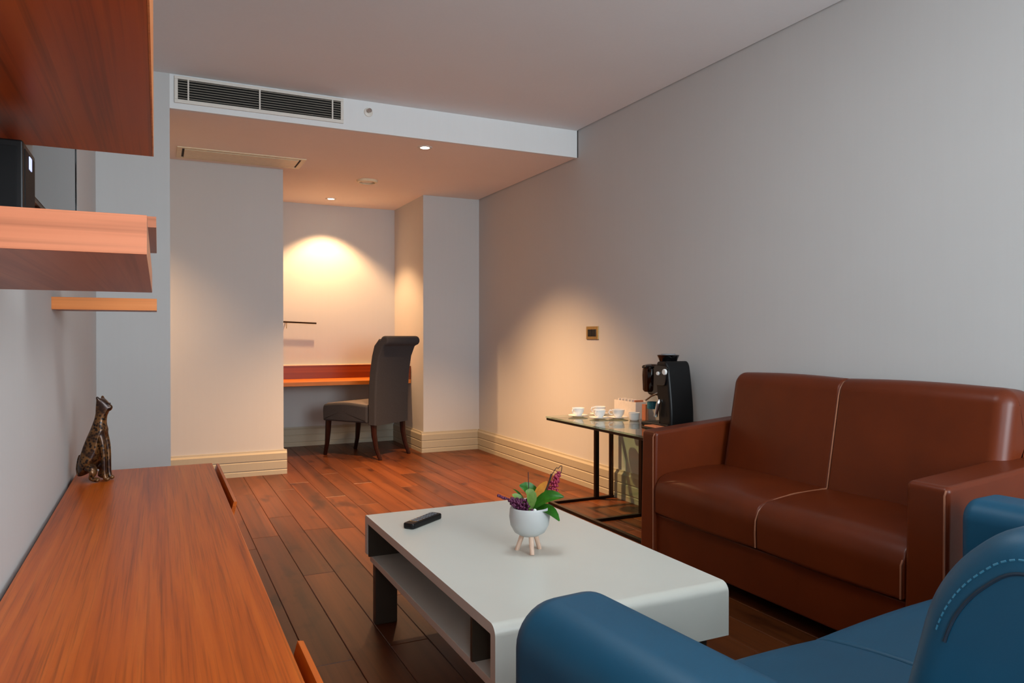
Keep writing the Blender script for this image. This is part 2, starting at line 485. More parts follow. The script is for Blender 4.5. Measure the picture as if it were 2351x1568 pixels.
# wall behind the camera with the added window opening
bm = bmesh.new()
box(bm, XL - T, WIN['x0'], YBK - T, YBK, -0.02, ZC + .1)
box(bm, WIN['x1'], XR + T, YBK - T, YBK, -0.02, ZC + .1)
box(bm, WIN['x0'], WIN['x1'], YBK - T, YBK, -0.02, WIN['z0'])
box(bm, WIN['x0'], WIN['x1'], YBK - T, YBK, WIN['z1'], ZC + .1)
struct('wall_back', bm, M_WALL, 'unseen wall behind the viewpoint with an added window opening', 'wall')
bm = bmesh.new()
w = 0.05
box(bm, WIN['x0'], WIN['x0'] + w, YBK - .09, YBK - .03, WIN['z0'], WIN['z1'])
box(bm, WIN['x1'] - w, WIN['x1'], YBK - .09, YBK - .03, WIN['z0'], WIN['z1'])
box(bm, WIN['x0'] + w, WIN['x1'] - w, YBK - .09, YBK - .03, WIN['z0'], WIN['z0'] + w)
box(bm, WIN['x0'] + w, WIN['x1'] - w, YBK - .09, YBK - .03, WIN['z1'] - w, WIN['z1'])
box(bm, 1.65, 1.70, YBK - .09, YBK - .03, WIN['z0'] + w, WIN['z1'] - w)
struct('added_window_1', bm, M_DOORG, 'two-light frame of the unseen window added behind the viewpoint', 'window')

bm = bmesh.new()
ya, yb, za, zb_ = LWIN['y0'], LWIN['y1'], LWIN['z0'], LWIN['z1']
box(bm, XL - .09, XL - .03, ya, ya + w, za, zb_); box(bm, XL - .09, XL - .03, yb - w, yb, za, zb_)
box(bm, XL - .09, XL - .03, ya + w, yb - w, za, za + w); box(bm, XL - .09, XL - .03, ya + w, yb - w, zb_ - w, zb_)
struct('added_window_2', bm, M_DOORG, 'narrow frame of the unseen window added in the left wall', 'window')  # frame around the added side daylight
# ceilings, with a recessed dark shadow gap along the right wall
G = 0.010
bm = B(XL, XR - G, YBK, YB, ZC, ZC + .05)
struct('ceiling', bm, M_CEIL, 'grey-white plaster ceiling over the seating area', 'ceiling')
struct('trim_1', B(XR - G, XR, YBK, YB, ZC + .018, ZC + .05), M_GAP, 'dark shadow gap between ceiling and right wall', 'trim')
struct('ceiling_bulkhead', B(XS, XR, YB, YB + 0.03, ZB, ZC + .05), M_BULK, 'white bulkhead face stepping down to the lower ceiling', 'ceiling')
bm = B(-1.7, XR - G, YB + 0.03, YN, ZB, ZB + .05)
struct('ceiling_lowered', bm, M_LOWC, 'lower ceiling lit warm by downlights in front of the desk niche', 'ceiling')
struct('trim_2', B(XR - G, XR, YB + .03, YP, ZB + .018, ZB + .05), M_GAP, 'dark shadow gap between lowered ceiling and right wall', 'trim')
struct('trim_3', B(XR - 0.004, XR, YB - 0.008, YB, ZB, ZC), M_GAP, 'thin dark joint where the white bulkhead meets the right wall', 'trim')

# baseboards: stepped, grooved profile
BBP = [(0, 0), (0.022, 0), (0.022, 0.030), (0.019, 0.034), (0.019, 0.038), (0.022, 0.042), (0.022, 0.096), (0.018, 0.100), (0.018, 0.105),
       (0.021, 0.109), (0.021, 0.155), (0.012, 0.168), (0.010, 0.179), (0, 0.179)]
def bb(name, label, prof_axis, a0, a1, pos, sgn):
    pr = [(pos + sgn * d, z) for d, z in BBP]
    bm = loft(bmesh.new(), pr, prof_axis, a0, a1)
    struct(name, bm, M_BASEB, label, 'baseboard')
bb('baseboard_right', 'long cream grooved baseboard along the right wall', 'Y', YBK, YP - 0.0, XR, -1)
bb('baseboard_pillar', 'cream grooved baseboard on the face of the wall pier', 'X', XP - .022, XR - .022, YP, -1)
bb('baseboard_pillar_side', 'short cream baseboard on the niche side of the wall pier', 'Y', YP, YN - .022, XP, -1)
bb('baseboard_niche', 'cream baseboard under the desk on the niche back wall', 'X', XC + .022, XP - .022, YN, -1)
bb('baseboard_column', 'cream grooved baseboard on the wall block beside the desk niche', 'X', -1.65, XC + .022, YC, -1)
bb('baseboard_column_side', 'cream baseboard on the niche side of the wall block', 'Y', YC, YN - .022, XC, 1)
bb('baseboard_stub', 'baseboard hidden behind the low cabinet on the wall stub', 'X', XL, XS, YB, -1)

# ================================================================== DOWNLIGHTS
def downlight(label, loc, energy, size_deg, blend, group):
    t = thing('downlight', label, 'light', loc, group)
    x, y, z = loc
    bm = lathe(bmesh.new(), [(0.030, z - 0.004), (0.046, z - 0.004), (0.050, z), (0.050, z + 0.002), (0.030, z + .002)], (x, y, 0), 28, closed=True)
    obj('trim_ring', bm, M_VENTW, t)
    bm = lathe(bmesh.new(), [(0, z - 0.0015), (0.030, z - 0.0015), (0.030, z + 0.0), (0, z)], (x, y, 0), 24)
    obj('bulb', bm, M_LAMP, t, label='glowing warm bulb face')
    d = bpy.data.lights.new('downlight_lamp', 'SPOT')
    d.energy = energy; d.color = (1.0, 0.56, 0.26); d.spot_size = math.radians(size_deg); d.spot_blend = blend
    d.shadow_soft_size = 0.025
    o = bpy.data.objects.new('downlight_lamp', d); COL.objects.link(o)
    o.parent = t; o.location = (0, 0, -0.012)
    return t
downlight('square-looking bright downlight just behind the white bulkhead', (1.581, 4.60, ZB), 560, 104, 1.0, 'recessed downlights')
downlight('small bright downlight close to the niche back wall above the desk', (1.406, 6.679, ZB), 128, 106, 0.45, 'recessed downlights')
downlight('unseen downlight added in the side passage behind the wall stub', (-0.45, 5.05, ZB), 150, 110, 0.9, 'recessed downlights')  # unseen lamp, added for warm light on the column and lower ceiling

# flat fill light, added out of view to brighten the seating area
t = thing('added_ceiling_fill', 'flat square fill light added out of view over the seating area', 'light', (0.95, 1.90, ZC))
lx, ly = 0.95, 1.90
bm = bmesh.new()
box(bm, lx - .32, lx + .32, ly - .32, ly - .30, ZC - .03, ZC, .002); box(bm, lx - .32, lx + .32, ly + .30, ly + .32, ZC - .03, ZC, .002)
box(bm, lx - .32, lx - .30, ly - .30, ly + .30, ZC - .03, ZC, .002); box(bm, lx + .30, lx + .32, ly - .30, ly + .30, ZC - .03, ZC, .002)
obj('frame', bm, M_VENTW, t)
obj('diffuser', B(lx - .30, lx + .30, ly - .30, ly + .30, ZC - .016, ZC - .002), M_PANEL, t, smooth=False, label='glowing white face of the added fill light')
o = area_light('added_ceiling_fill_light', (0, 0, -0.022), (0, 0, 0), 0.58, 0.58, 9.5, (0.86, 0.95, 1.0))
o.parent = t

# ================================================================== AIR VENT on the bulkhead
t = thing('air_vent', 'white rectangular air vent grille with dark slots on the bulkhead', 'vent', (0.54, YB, 2.298))
vx0, vx1, vz0, vz1 = 0.082, 1.002, 2.294, 2.440
ix0, ix1, iz0, iz1 = 0.100, 0.985, 2.314, 2.424
yf = YB - 0.012
bm = bmesh.new()
box(bm, vx0, vx1, yf, YB, iz1, vz1, .002); box(bm, vx0, vx1, yf, YB, vz0, iz0, .002)
box(bm, vx0, ix0, yf, YB, iz0, iz1, .002); box(bm, ix1, vx1, yf, YB, iz0, iz1, .002)
obj('frame', bm, M_VENTW, t)
obj('backing', B(ix0, ix1, YB - 0.002, YB - 0.0002, iz0, iz1), M_VENTD, t, label='dark duct behind the slats')
for i in range(8):
    z = iz0 + (i + 0.5) * (iz1 - iz0) / 8
    bm = loft(bmesh.new(), [(yf + .001, z - .0010), (yf + .001, z + .0018), (YB - .003, z + .0050), (YB - .003, z + .0022)], 'X', ix0, ix1)
    obj('slat', bm, M_LOUV, t, smooth=False)
for px in (0.152, 0.525, 0.936):
    obj('divider', B(px - .004, px + .004, yf - .001, YB - .003, iz0, iz1), M_VENTW, t)

# sprinkler / sensor on the bulkhead
t = thing('sprinkler', 'small round chrome sprinkler head on the white bulkhead', 'sprinkler', (1.155, YB, 2.383))
obj('escutcheon', lathe(bmesh.new(), [(0, 0), (0.028, 0), (0.026, -.005), (0.014, -.008), (0, -.008)], (1.155, YB, 2.383), 24, 'Y'), M_VENTW, t)
obj('nozzle', lathe(bmesh.new(), [(0, -.008), (0.008, -.008), (0.008, -.03), (0.013, -.032), (0.013, -.035), (0, -.035)], (1.155, YB, 2.386), 16, 'Y'), M_CHROME, t)

# slot diffuser / access panel in the lowered ceiling
t = thing('ceiling_diffuser', 'long cream framed slot diffuser in the lowered ceiling', 'vent', (0.53, 5.42, ZB))
bm = bmesh.new()
ax0, ax1, ay0, ay1 = 0.115, 0.94, 5.265, 5.585
zt = ZB - 0.006
box(bm, ax0, ax1, ay0, ay0 + .03, zt, ZB, .001); box(bm, ax0, ax1, ay1 - .03, ay1, zt, ZB, .001)
box(bm, ax0, ax0 + .03, ay0 + .03, ay1 - .03, zt, ZB, .001); box(bm, ax1 - .03, ax1, ay0 + .03, ay1 - .03, zt, ZB, .001)
obj('frame', bm, M_CREAM, t)
obj('panel', B(ax0 + .045, ax1 - .045, ay0 + .042, ay1 - .042, zt - .002, ZB), M_CREAM, t)
obj('slot', B(ax0 + .03, ax1 - .03, ay0 + .03, ay1 - .03, ZB - .0008, ZB + .001), M_GAP, t, label='dark slot around the panel')
# round ceiling speaker
t = thing('smoke_detector', 'flat round cream detector on the lowered ceiling', 'detector', (1.501, 5.773, ZB))
obj('ring', lathe(bmesh.new(), [(0.062, ZB - .020), (0.078, ZB - .017), (0.085, ZB), (0.060, ZB)], (1.501, 5.773, 0), 32, closed=True), M_CREAM, t)
obj('disc', lathe(bmesh.new(), [(0, ZB - .014), (0.045, ZB - .013), (0.056, ZB - .005), (0.056, ZB), (0, ZB)], (1.501, 5.773, 0), 32), M_VENTW, t)

# wall switch plate
t = thing('wall_socket', 'brass wall plate with dark inset on the right wall', 'socket', (XR, 4.21, 1.0))
obj('plate', B(XR - .006, XR, 4.135, 4.285, 1.000, 1.088, .002), M_BRASS, t)
for yy in (4.185, 4.237):
    obj('insert', B(XR - .009, XR - .004, yy - .024, yy + .024, 1.020, 1.068, .0015), M_BLACK, t)

# ================================================================== NICHE: desk, wall bar
t = thing('wall_desk', 'orange-brown wooden wall desk with red-brown upstand in the lit niche', 'desk', (1.47, 6.75, 0.59))
DY = 6.50
obj('desk_top', B(XC + .001, XP - .001, DY, YN - .001, 0.590, 0.626, .003), M_DESK, t)
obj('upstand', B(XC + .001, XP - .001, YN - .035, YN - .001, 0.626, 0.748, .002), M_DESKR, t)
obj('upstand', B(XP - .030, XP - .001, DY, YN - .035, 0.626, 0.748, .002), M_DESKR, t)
obj('lit_edge_strip', B(XC + .001, XP - .031, YN - .038, YN - .001, 0.748, 0.760, .002), M_CREAM, t, label='pale strip for the light caught on the upstand top')  # cream strip stands in for light caught along the upstand top
t = thing('wall_rail', 'thin dark metal bar fixed to the niche wall above the desk', 'rail', (1.12, YN, 1.14))
obj('bar', tube(bmesh.new(), [(0.90, YN - .05, 1.160), (1.33, YN - .05, 1.143)], .0075), M_DMETAL, t)
obj('bracket', tube(bmesh.new(), [(1.06, YN, 1.155), (1.06, YN - .05, 1.153)], .006), M_DMETAL, t)
obj('hook', tube(bmesh.new(), [(1.06, YN - .05, 1.152), (1.06, YN - .056, 1.12), (1.06, YN - .05, 1.095)], .003), M_BRASS, t)

# ================================================================== DESK CHAIR
ch = thing('desk_chair', 'charcoal upholstered chair with rolled-over tall back at the wall desk', 'chair', (1.620, 6.285, 0), rotz=math.radians(36))
W2 = 0.222     # local: +Y front, back rest at -Y
pr = smooth_poly([(-0.20, .30, .01), (0.28, .30, .01), (0.285, .40, .02), (0.275, .440, .03), (0.05, .462, .1), (-0.20, .445, .02)], .02)
obj('seat', loft(bmesh.new(), pr, 'X', -W2 - .01, W2 + .01, .018), M_CHAIRF, ch, world=False)
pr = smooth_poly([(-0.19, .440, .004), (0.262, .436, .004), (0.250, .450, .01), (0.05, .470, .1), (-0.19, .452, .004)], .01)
obj('lit_seat_top', loft(bmesh.new(), pr, 'X', -W2 + .012, W2 - .012, .006), M_SEATLIT, ch, world=False, label='seat top, paler for the lamp light on it')  # top layer carries the downlight's brightness in its colour
back = [(-0.205, .285), (-0.285, .285), (-0.288, .50), (-0.300, .70), (-0.325, .85), (-0.362, .935), (-0.385, .950)]
# scroll at the top, rolling backwards
cx, cz, rr = -0.375, 0.985, 0.040
for k in range(11):
    a = math.radians(255 - k * 24)
    back.append((cx + rr * math.cos(a), cz + rr * math.sin(a)))
back += [(-0.318, 1.000), (-0.270, .945), (-0.245, .86), (-0.222, .72), (-0.208, .55)]
obj('backrest', loft(bmesh.new(), back, 'X', -W2 - .005, W2 + .005, .016, n=4, fan=False), M_CHAIRF, ch, world=False)
for sx in (-1, 1):
    x = sx * (W2 - .025)
    pts = [(x, .245, .305), (x, .252, .20), (x, .262, .10), (x, .285, .0)]
    obj('leg', tube(bmesh.new(), pts, [.026, .023, .019, .016], 8), M_DWOOD, ch, world=False)
    pts = [(x, -.245, .29), (x, -.250, .20), (x, -.272, .10), (x, -.315, .0)]
    obj('leg', tube(bmesh.new(), pts, [.026, .023, .019, .016], 8), M_DWOOD, ch, world=False)

# ================================================================== LOW CABINET
CX1, CZ, CY0, CY1 = 0.197, 0.5016, -0.88, 3.242
cb = thing('low_cabinet', 'long low orange-brown wooden cabinet along the left wall', 'cabinet', (-.04, 1.2, 0))
obj('top', B(XL + .012, CX1, CY0, CY1, CZ - .03, CZ, .0025), M_TEAK, cb)
obj('carcass', B(XL + .014, CX1 - .03, CY0 + .01, CY1 - .006, .06, CZ - .03), M_TEAK_B, cb)
obj('plinth', B(XL + .03, CX1 - .06, CY0 + .03, CY1 - .03, 0, .06), M_BLACK, cb)
dY = [-0.88, 0.33, 1.36, 2.40, 3.236]
lips = {1: (0.33, 1.29), 3: (2.46, 3.236)}
for i in range(4):
    y0, y1 = dY[i] + .002, dY[i + 1] - .002
    d = obj('door', B(CX1 - .030, CX1 - .008, y0, y1, .065, CZ - .034, .0015), M_TEAK, cb)
    if i in lips:
        a, b = lips[i]
        pr = [(CX1 - .004, CZ - .075), (CX1 + .010, CZ - .075), (CX1 + .026, CZ - .004), (CX1 + .016, CZ - .002)]
        obj('pull', loft(bmesh.new(), pr, 'Y', a + .004, b - .002), M_TEAK_O if False else M_TEAK, d, smooth=False)

# ================================================================== WALL SHELVES on the left
XF = -0.011
sh = thing('wall_shelf', 'thick pale orange wall shelf with its end grain facing the camera', 'shelf', (XL, 1.29, 1.110), 'staggered wall shelves')
obj('board', B(XL, XF, 0.902, 1.68, 1.110, 1.153, .0012), M_TEAK_S, sh)
obj('end_panel', B(XL, XF, 0.900, 0.9022, 1.110, 1.153, .0004), M_TEAK_X, sh, label='light striped wooden end face')
sh = thing('wall_shelf', 'thin short orange wooden shelf hanging lowest on the left wall', 'shelf', (XL, 2.75, 1.103), 'staggered wall shelves')
obj('board', B(XL, -.004, 2.622, 2.78, 1.103, 1.141, .0012), M_TEAK_S, sh)
obj('end_panel', B(XL, -.004, 2.620, 2.6222, 1.103, 1.141, .0004), M_TEAK_O, sh, label='orange wooden end face')
sh = thing('wall_shelf', 'thin wall shelf under the television peeping out beside the thick shelf', 'shelf', (XL, 2.4, 1.30), 'staggered wall shelves')
obj('board', B(XL, -.004, 2.102, 2.75, 1.300, 1.328, .0012), M_TEAK_S, sh)
obj('end_panel', B(XL, -.004, 2.100, 2.1022, 1.300, 1.328, .0004), M_TEAK_X, sh, label='pale wooden end face')
uc = thing('wall_cabinet', 'big dark teak overhead wall cabinet seen from below at upper left', 'cabinet', (XL, 1.0, 1.411))
obj('body', B(XL, XF, 0.25, 1.78, 1.411, 1.86, .001), M_TEAK_B, uc)
obj('front_panel', B(XF, XF + .003, 0.25, 1.78, 1.411, 1.86, .0005), M_TEAK_O, uc, label='thin orange front edge')

# television and small black box
tv = thing('television', 'flat glossy black television on the left wall reflecting the room', 'television', (XL, 2.36, 1.38))
obj('body', B(XL + .008, -.258, 1.80, 2.965, 1.334, 2.06, .003), M_BLACK, tv)
obj('screen', B(-.258, -.2565, 1.81, 2.955, 1.344, 2.05, .0005), M_SCREEN, tv)
obj('bezel', B(-.258, -.254, 2.955, 2.966, 1.334, 2.06, .0008), M_BLACKG, tv)
sp = thing('media_box', 'upright black media box on the thick wall shelf below the overhead cabinet', 'electronics', (-.25, 1.59, 1.153))
obj('housing', B(XL + .006, -.211, 1.52, 1.66, 1.153, 1.362, .004), M_BLACK, sp)
obj('side_panel', B(-.212, -.2095, 1.535, 1.645, 1.165, 1.350, .0008), M_BLACKR, sp)
obj('front_panel', B(XL + .014, -.220, 1.5185, 1.5205, 1.165, 1.350, .0008), M_BLACKR, sp)
obj('stripe', B(-.2105, -.2080, 1.575, 1.600, 1.322, 1.345, .0005), M_BLUEL, sp, label='small bluish indicator light')
pr = smooth_poly([(-.284, 1.2335), (-.247, 1.2315), (-.229, 1.2385), (-.229, 1.205), (-.244, 1.228), (-.284, 1.2300)], .0008, 2)
obj('clip', loft(bmesh.new(), pr, 'Y', 1.5170, 1.5187), M_PORC, sp, label='small white clip')

# ================================================================== CHEETAH STATUE
def cheetah(loc, rz):
    t = thing('cheetah_statue', 'dark bronze spotted cheetah figurine sitting on the low cabinet', 'statue', loc, rotz=rz)
    # local: faces +X; seated
    V = []; E = []; R = []
    def add(p, r, parent=None):
        V.append(Vector(p)); R.append(r)
        if parent is not None: E.append((parent, len(V) - 1))
        return len(V) - 1
    hip = add((-.022, 0, .050), (.036, .034))
    belly = add((-.012, 0, .095), (.042, .034), hip)
    chest = add((.006, 0, .150), (.042, .034), belly)
    sho = add((.014, 0, .195), (.029, .026), chest)
    neck = add((.020, 0, .232), (.018, .018), sho)
    head = add((.028, 0, .272), (.023, .023), neck)
    muz = add((.048, 0, .262), (.012, .014), head)
    nose = add((.058, 0, .257), (.008, .009), muz)
    for s in (-1, 1):
        ear = add((.018, s * .018, .293), .007, head); add((.015, s * .022, .304), .0035, ear)
        a = add((.028, s * .017, .165), (.014, .014), chest); b = add((.036, s * .018, .100), (.0105, .0105), a)
        c = add((.038, s * .018, .030), (.009, .009), b); d = add((.042, s * .018, .009), (.010, .010), c); add((.058, s * .018, .007), (.008, .008), d)
        h = add((-.012, s * .030, .055), (.024, .018), hip); k = add((.012, s * .036, .040), (.016, .013), h)
        m = add((-.002, s * .034, .012), (.010, .010), k); add((.030, s * .034, .008), (.010, .008), m)
    t1 = add((-.055, 0, .022), .011, hip); t2 = add((-.064, .014, .045), .010, t1); t3 = add((-.062, .018, .075), .009, t2); add((-.058, .016, .092), .006, t3)
    bm = skin_mesh(V, E, R, 0, 2)
    obj('body', bm, M_STATUE, t, world=False)
    bm = bmesh.new()
    for s in (-1, 1):
        lathe(bm, [(0, -.003), (.0025, -.0015), (.003, 0), (.0025, .0015), (0, .003)], (.0455, s * .011, .277), 8)
    obj('eyes', bm, M_BLACKG, t, world=False, label='glossy dark eyes')
cheetah((-.205, 3.025, CZ), math.radians(-20))

# ================================================================== COFFEE TABLE
TX0, TX1, TY0, TY1, TZ = 0.668, 1.335, 1.472, 2.604, 0.380
ct = thing('coffee_table', 'white lacquered rectangular coffee table with open shelf and rounded near edge', 'table', (1.0, 2.04, 0))
zb = 0.243; th = 0.026; zs0, zs1 = 0.214, 0.236
# one bent top: top slab and the drop ends, rounded where it folds
def bent(inset):
    y0, y1, zt = TY0 + inset, TY1 - inset, TZ - inset
    def corner(cy, cz, r, a0, a1, n=7):
        return [(cy + r * math.cos(math.radians(a0 + (a1 - a0) * k / n)), cz + r * math.sin(math.radians(a0 + (a1 - a0) * k / n))) for k in range(n + 1)]
    rn, rf = max(.004, .026 - inset), max(.003, .012 - inset)
    return [(y0, zb)] + corner(y0 + rn, zt - rn, rn, 180, 90) + corner(y1 - rf, zt - rf, rf, 90, 0) + [(y1, zb)]
bm = bmesh.new()
A, Bn = bent(0.0), bent(th)
rings = [[bm.verts.new((x, y, z)) for (y, z) in path] for x in (TX0, TX1) for path in (A, Bn)]
for i in range(len(A) - 1):
    bm.faces.new((rings[0][i], rings[0][i + 1], rings[1][i + 1], rings[1][i]))
    bm.faces.new((rings[2][i], rings[2][i + 1], rings[3][i + 1], rings[3][i]))
    bm.faces.new((rings[0][i], rings[0][i + 1], rings[2][i + 1], rings[2][i]))
    bm.faces.new((rings[1][i], rings[1][i + 1], rings[3][i + 1], rings[3][i]))
for k in (0, -1):
    bm.faces.new((rings[0][k], rings[1][k], rings[3][k], rings[2][k]))
obj('top', bm, M_WHITE, ct)
obj('shelf', B(TX0 + .014, TX1 - .06, TY0 + .05, TY1 - .012, zs0, zs1, .002), M_WHITE, ct)
obj('divider', B(TX0 + .010, TX1 - .06, 1.628, 1.640, zs1, TZ - th), M_TABIN, ct, label='dark upright divider')
obj('back_panel', B(TX1 - .22, TX1 - .20, TY0 + th, TY1 - th, zs1, TZ - th), M_TABIN, ct, label='dark inner panel')
obj('inner_end', B(TX0 + .004, TX1 - .22, TY1 - th - .010, TY1 - th, zs1, TZ - th), M_TABIN, ct, label='dark inner end panel')
for (x0, x1) in ((TX0 + .02, TX0 + .10), (TX1 - .10, TX1 - .02)):
    for (y0, y1) in ((TY1 - .065, TY1 - .03), (TY0 + .06, TY0 + .095)):
        obj('leg', B(x0, x1, y0, y1, 0, zs0, .003), M_TABIN, ct)

# remote control
rc = thing('remote_control', 'black slim remote control lying on the white coffee table', 'remote control', (.815, 2.396, TZ), rotz=math.radians(37))
pr = smooth_poly([(-.088, -.022, .012), (.088, -.024, .014), (.088, .024, .014), (-.088, .022, .012)], .012)
obj('case', loft(bmesh.new(), pr, 'Z', .0, .019, .005), M_BLACK, rc, world=False)
pr = smooth_poly([(-.06, -.016), (.070, -.017), (.070, .017), (-.06, .016)], .006)
pad = obj('keypad', loft(bmesh.new(), pr, 'Z', .0185, .0198), M_BLACKG, rc, world=False)
for i in range(7):
    for j in range(3):
        obj('button', B(-.050 + i * .018, -.040 + i * .018, -.013 + j * .0095, -.006 + j * .0095, .0196, .0212, .0008, seg=1), M_GREYP, rc, world=False)

# flower pot
fp = thing('potted_plant', 'white ceramic pot on pale wooden legs with colourful flowers on the coffee table', 'potted plant', (.995, 1.945, TZ))
px, py = .995, 1.945
prof = [(0, .048), (.028, .049), (.046, .060), (.057, .080), (.061, .105), (.059, .128), (.056, .134), (.053, .130), (.050, .118), (0, .116)]
obj('bowl', lathe(bmesh.new(), [(r, z + TZ) for r, z in prof], (px, py, 0), 36), M_POT, fp, angle=60)
obj('soil', lathe(bmesh.new(), [(0, TZ + .124), (.049, TZ + .121), (.050, TZ + .117), (0, TZ + .1165)], (px, py, 0), 24), M_SOIL, fp)
for k in range(3):
    a = math.radians(-128 + k * 120 + 22)
    dx, dy = math.cos(a), math.sin(a)
    obj('leg', tube(bmesh.new(), [(px + dx * .020, py + dy * .020, TZ + .056), (px + dx * .040, py + dy * .040, TZ + .0)], [.0075, .0065], 10), M_PALE, fp)

pl = fp
RT = Vector((math.cos(YAW), -math.sin(YAW), 0))      # rough left-right axis of the arrangement
FW = Vector((math.sin(YAW), math.cos(YAW), 0))
C0 = Vector((px, py, TZ + .124))
def P3(r, f, u): return C0 + RT * r + FW * f + Vector((0, 0, u))
def leaf(name, mat, pts, wid, label=None, nrm=Vector((0, 0, 1))):
    # blade following a spine, folded slightly along its midrib
    bm = bmesh.new(); n = len(pts); rows = []
    for i, p in enumerate(pts):
        t = (pts[min(i + 1, n - 1)] - pts[max(i - 1, 0)]).normalized()
        s = t.cross(nrm).normalized(); up = s.cross(t).normalized()
        u = i / (n - 1); w_ = wid * max(0.06, math.sin(PI * (0.08 + 0.90 * u)) ** 0.75)
        rows.append([bm.verts.new(p + s * w_ * k + up * (abs(k) * w_ * .28)) for k in (-1, -.5, 0, .5, 1)])
    for A, Bq in zip(rows, rows[1:]):
        for k in range(4): bm.faces.new((A[k], A[k + 1], Bq[k + 1], Bq[k]))
    bmesh.ops.solidify(bm, geom=list(bm.faces), thickness=.0012)
    return obj(name, bm, mat, pl, label=label, angle=80)
def arc(a, m, b, n=8):
    return [a * (1 - t) ** 2 + m * 2 * t * (1 - t) + b * t * t for t in [i / (n - 1) for i in range(n)]]
leaf('leaf', M_LEAF, arc(P3(.005, 0, .0), P3(.035, -.02, .050), P3(.100, -.03, .044)), .027, nrm=Vector((-.3, -.6, 1)))
leaf('leaf', M_LEAF, arc(P3(.010, 0, .0), P3(.050, -.03, .022), P3(.086, -.04, -.024)), .024, nrm=Vector((.2, -.8, 1)))
leaf('leaf', M_LEAF, arc(P3(.0, 0, .0), P3(.022, .01, .066), P3(-.030, .01, .070)), .024, nrm=Vector((.3, -1, .3)))
leaf('leaf', M_LEAFP, arc(P3(.0, -.01, .0), P3(.012, -.01, .055), P3(-.012, -.012, .058)), .019, nrm=Vector((.2, -1, .2)))
leaf('leaf', M_LEAFP, arc(P3(-.01, 0, .0), P3(-.03, 0, .04), P3(-.052, 0, .045)), .012, nrm=Vector((.0, -1, .5)))
leaf('leaf', M_LEAF, arc(P3(.01, .01, .0), P3(.03, .02, .05), P3(.06, .03, .045)), .014)
leaf('leaf', M_LEAF, arc(P3(-.01, .02, .0), P3(-.03, .03, .045), P3(-.05, .03, .055)), .012)
leaf('petal', M_ORANGE, arc(P3(.018, 0, .035), P3(.028, 0, .060), P3(.052, 0, .085)), .013, nrm=Vector((-.2, -1, .2)), label='orange petal')
leaf('petal', M_ORANGE, arc(P3(.020, .005, .035), P3(.034, .005, .060), P3(.040, .006, .080)), .010, nrm=Vector((.3, -1, .2)), label='orange petal')
def spike(a, b, mat, r, n, seed, label):
    rnd = random.Random(seed); bm = bmesh.new()
    for i in range(n):
        u = rnd.random(); p = a.lerp(b, u); rr = r * (1 - .55 * u)
        d = Vector((rnd.uniform(-1, 1), rnd.uniform(-1, 1), rnd.uniform(-1, 1))).normalized() * rr * rnd.uniform(.5, 1)
        s = rnd.uniform(.0030, .0052)
        mt = Matrix.Translation(p + d)
        bmesh.ops.create_icosphere(bm, subdivisions=1, radius=s, matrix=mt)
    return obj('blossom_spike', bm, mat, pl, label=label, kind='stuff')
spike(P3(-.008, -.02, .008), P3(-.052, -.02, .030), M_PURP, .026, 170, 3, 'cluster of purple blossoms')
spike(P3(-.05, -.02, .028), P3(-.092, -.02, .046), M_PURP, .005, 26, 4, 'purple spike tip')
spike(P3(.064, .01, .050), P3(.086, .012, .105), M_PINK, .017, 110, 5, 'crimson pink blossom spike')
spike(P3(.012, -.045, .004), P3(.016, -.045, .010), M_PORC, .004, 6, 6, 'tiny white blossom')
obj('stem', tube(bmesh.new(), arc(P3(.03, .01, .02), P3(.055, .01, .06), P3(.066, .01, .105)), .0028), M_STEM, pl)
obj('stem', tube(bmesh.new(), [P3(-.002, 0, .03), P3(-.004, 0, .112)], .0014, 6), M_STEM, pl)
obj('tendril', tube(bmesh.new(), arc(P3(.066, .01, .10), P3(.082, .01, .13), P3(.084, .01, .122)) + arc(P3(.085, .01, .12), P3(.104, .01, .145), P3(.093, .01, .105)), .0011, 6), M_STEM, pl)

# ================================================================== BROWN SOFA
bs = thing('loveseat', 'brown leather two-seat sofa with pale piping against the grey wall', 'sofa', (2.28, 2.03, 0))
SY0, SY1 = 1.310, 2.745
SX0 = 1.965
armp = smooth_poly([(SX0, .06, .008), (2.595, .06, .01), (2.595, .645, .03), (SX0 + .012, .598, .020)], .02)
obj('arm', loft(bmesh.new(), armp, 'Y', SY0, SY0 + .130, .016), M_LEATH, bs)
obj('arm', loft(bmesh.new(), armp, 'Y', SY1 - .100, SY1, .016), M_LEATH, bs)
iy0, iy1, ym = SY0 + .130, SY1 - .100, 2.035
obj('base', loft(bmesh.new(), smooth_poly([(SX0 + .022, .06), (2.58, .06), (2.58, .236), (SX0 + .022, .236)], .008), 'Y', iy0, iy1), M_LEATH, bs)
seatp = smooth_poly([(SX0 + .006, .240, .012), (2.42, .240, .01), (2.42, .428, .02), (2.20, .432, .1), (SX0 + .004, .405, .085)], .03, 8)
for (a, b) in ((iy0 + .001, ym - .0005), (ym + .0005, iy1 - .001)):
    obj('seat_cushion', loft(bmesh.new(), seatp, 'Y', a, b, .010, n=3, crown=.006, mid=8), M_LEATH, bs)
backp = smooth_poly([(2.330, .40, .03), (2.405, .826, .05), (2.44, .857, .03), (2.56, .844, .05), (2.598, .79, .03), (2.598, .40, .02)], .03, 7)
for (a, b, r0, r1) in ((iy0 - .045, ym - .0005, .055, .012), (ym + .0005, iy1 - .012, .012, .045)):
    obj('back_cushion', loft(bmesh.new(), backp, 'Y', a, b, r0, r1, n=6, crown=.006, mid=8), M_LEATH, bs)
obj('back_frame', B(2.545, 2.598, iy0, iy1, .06, .45, .005), M_LEATH, bs)
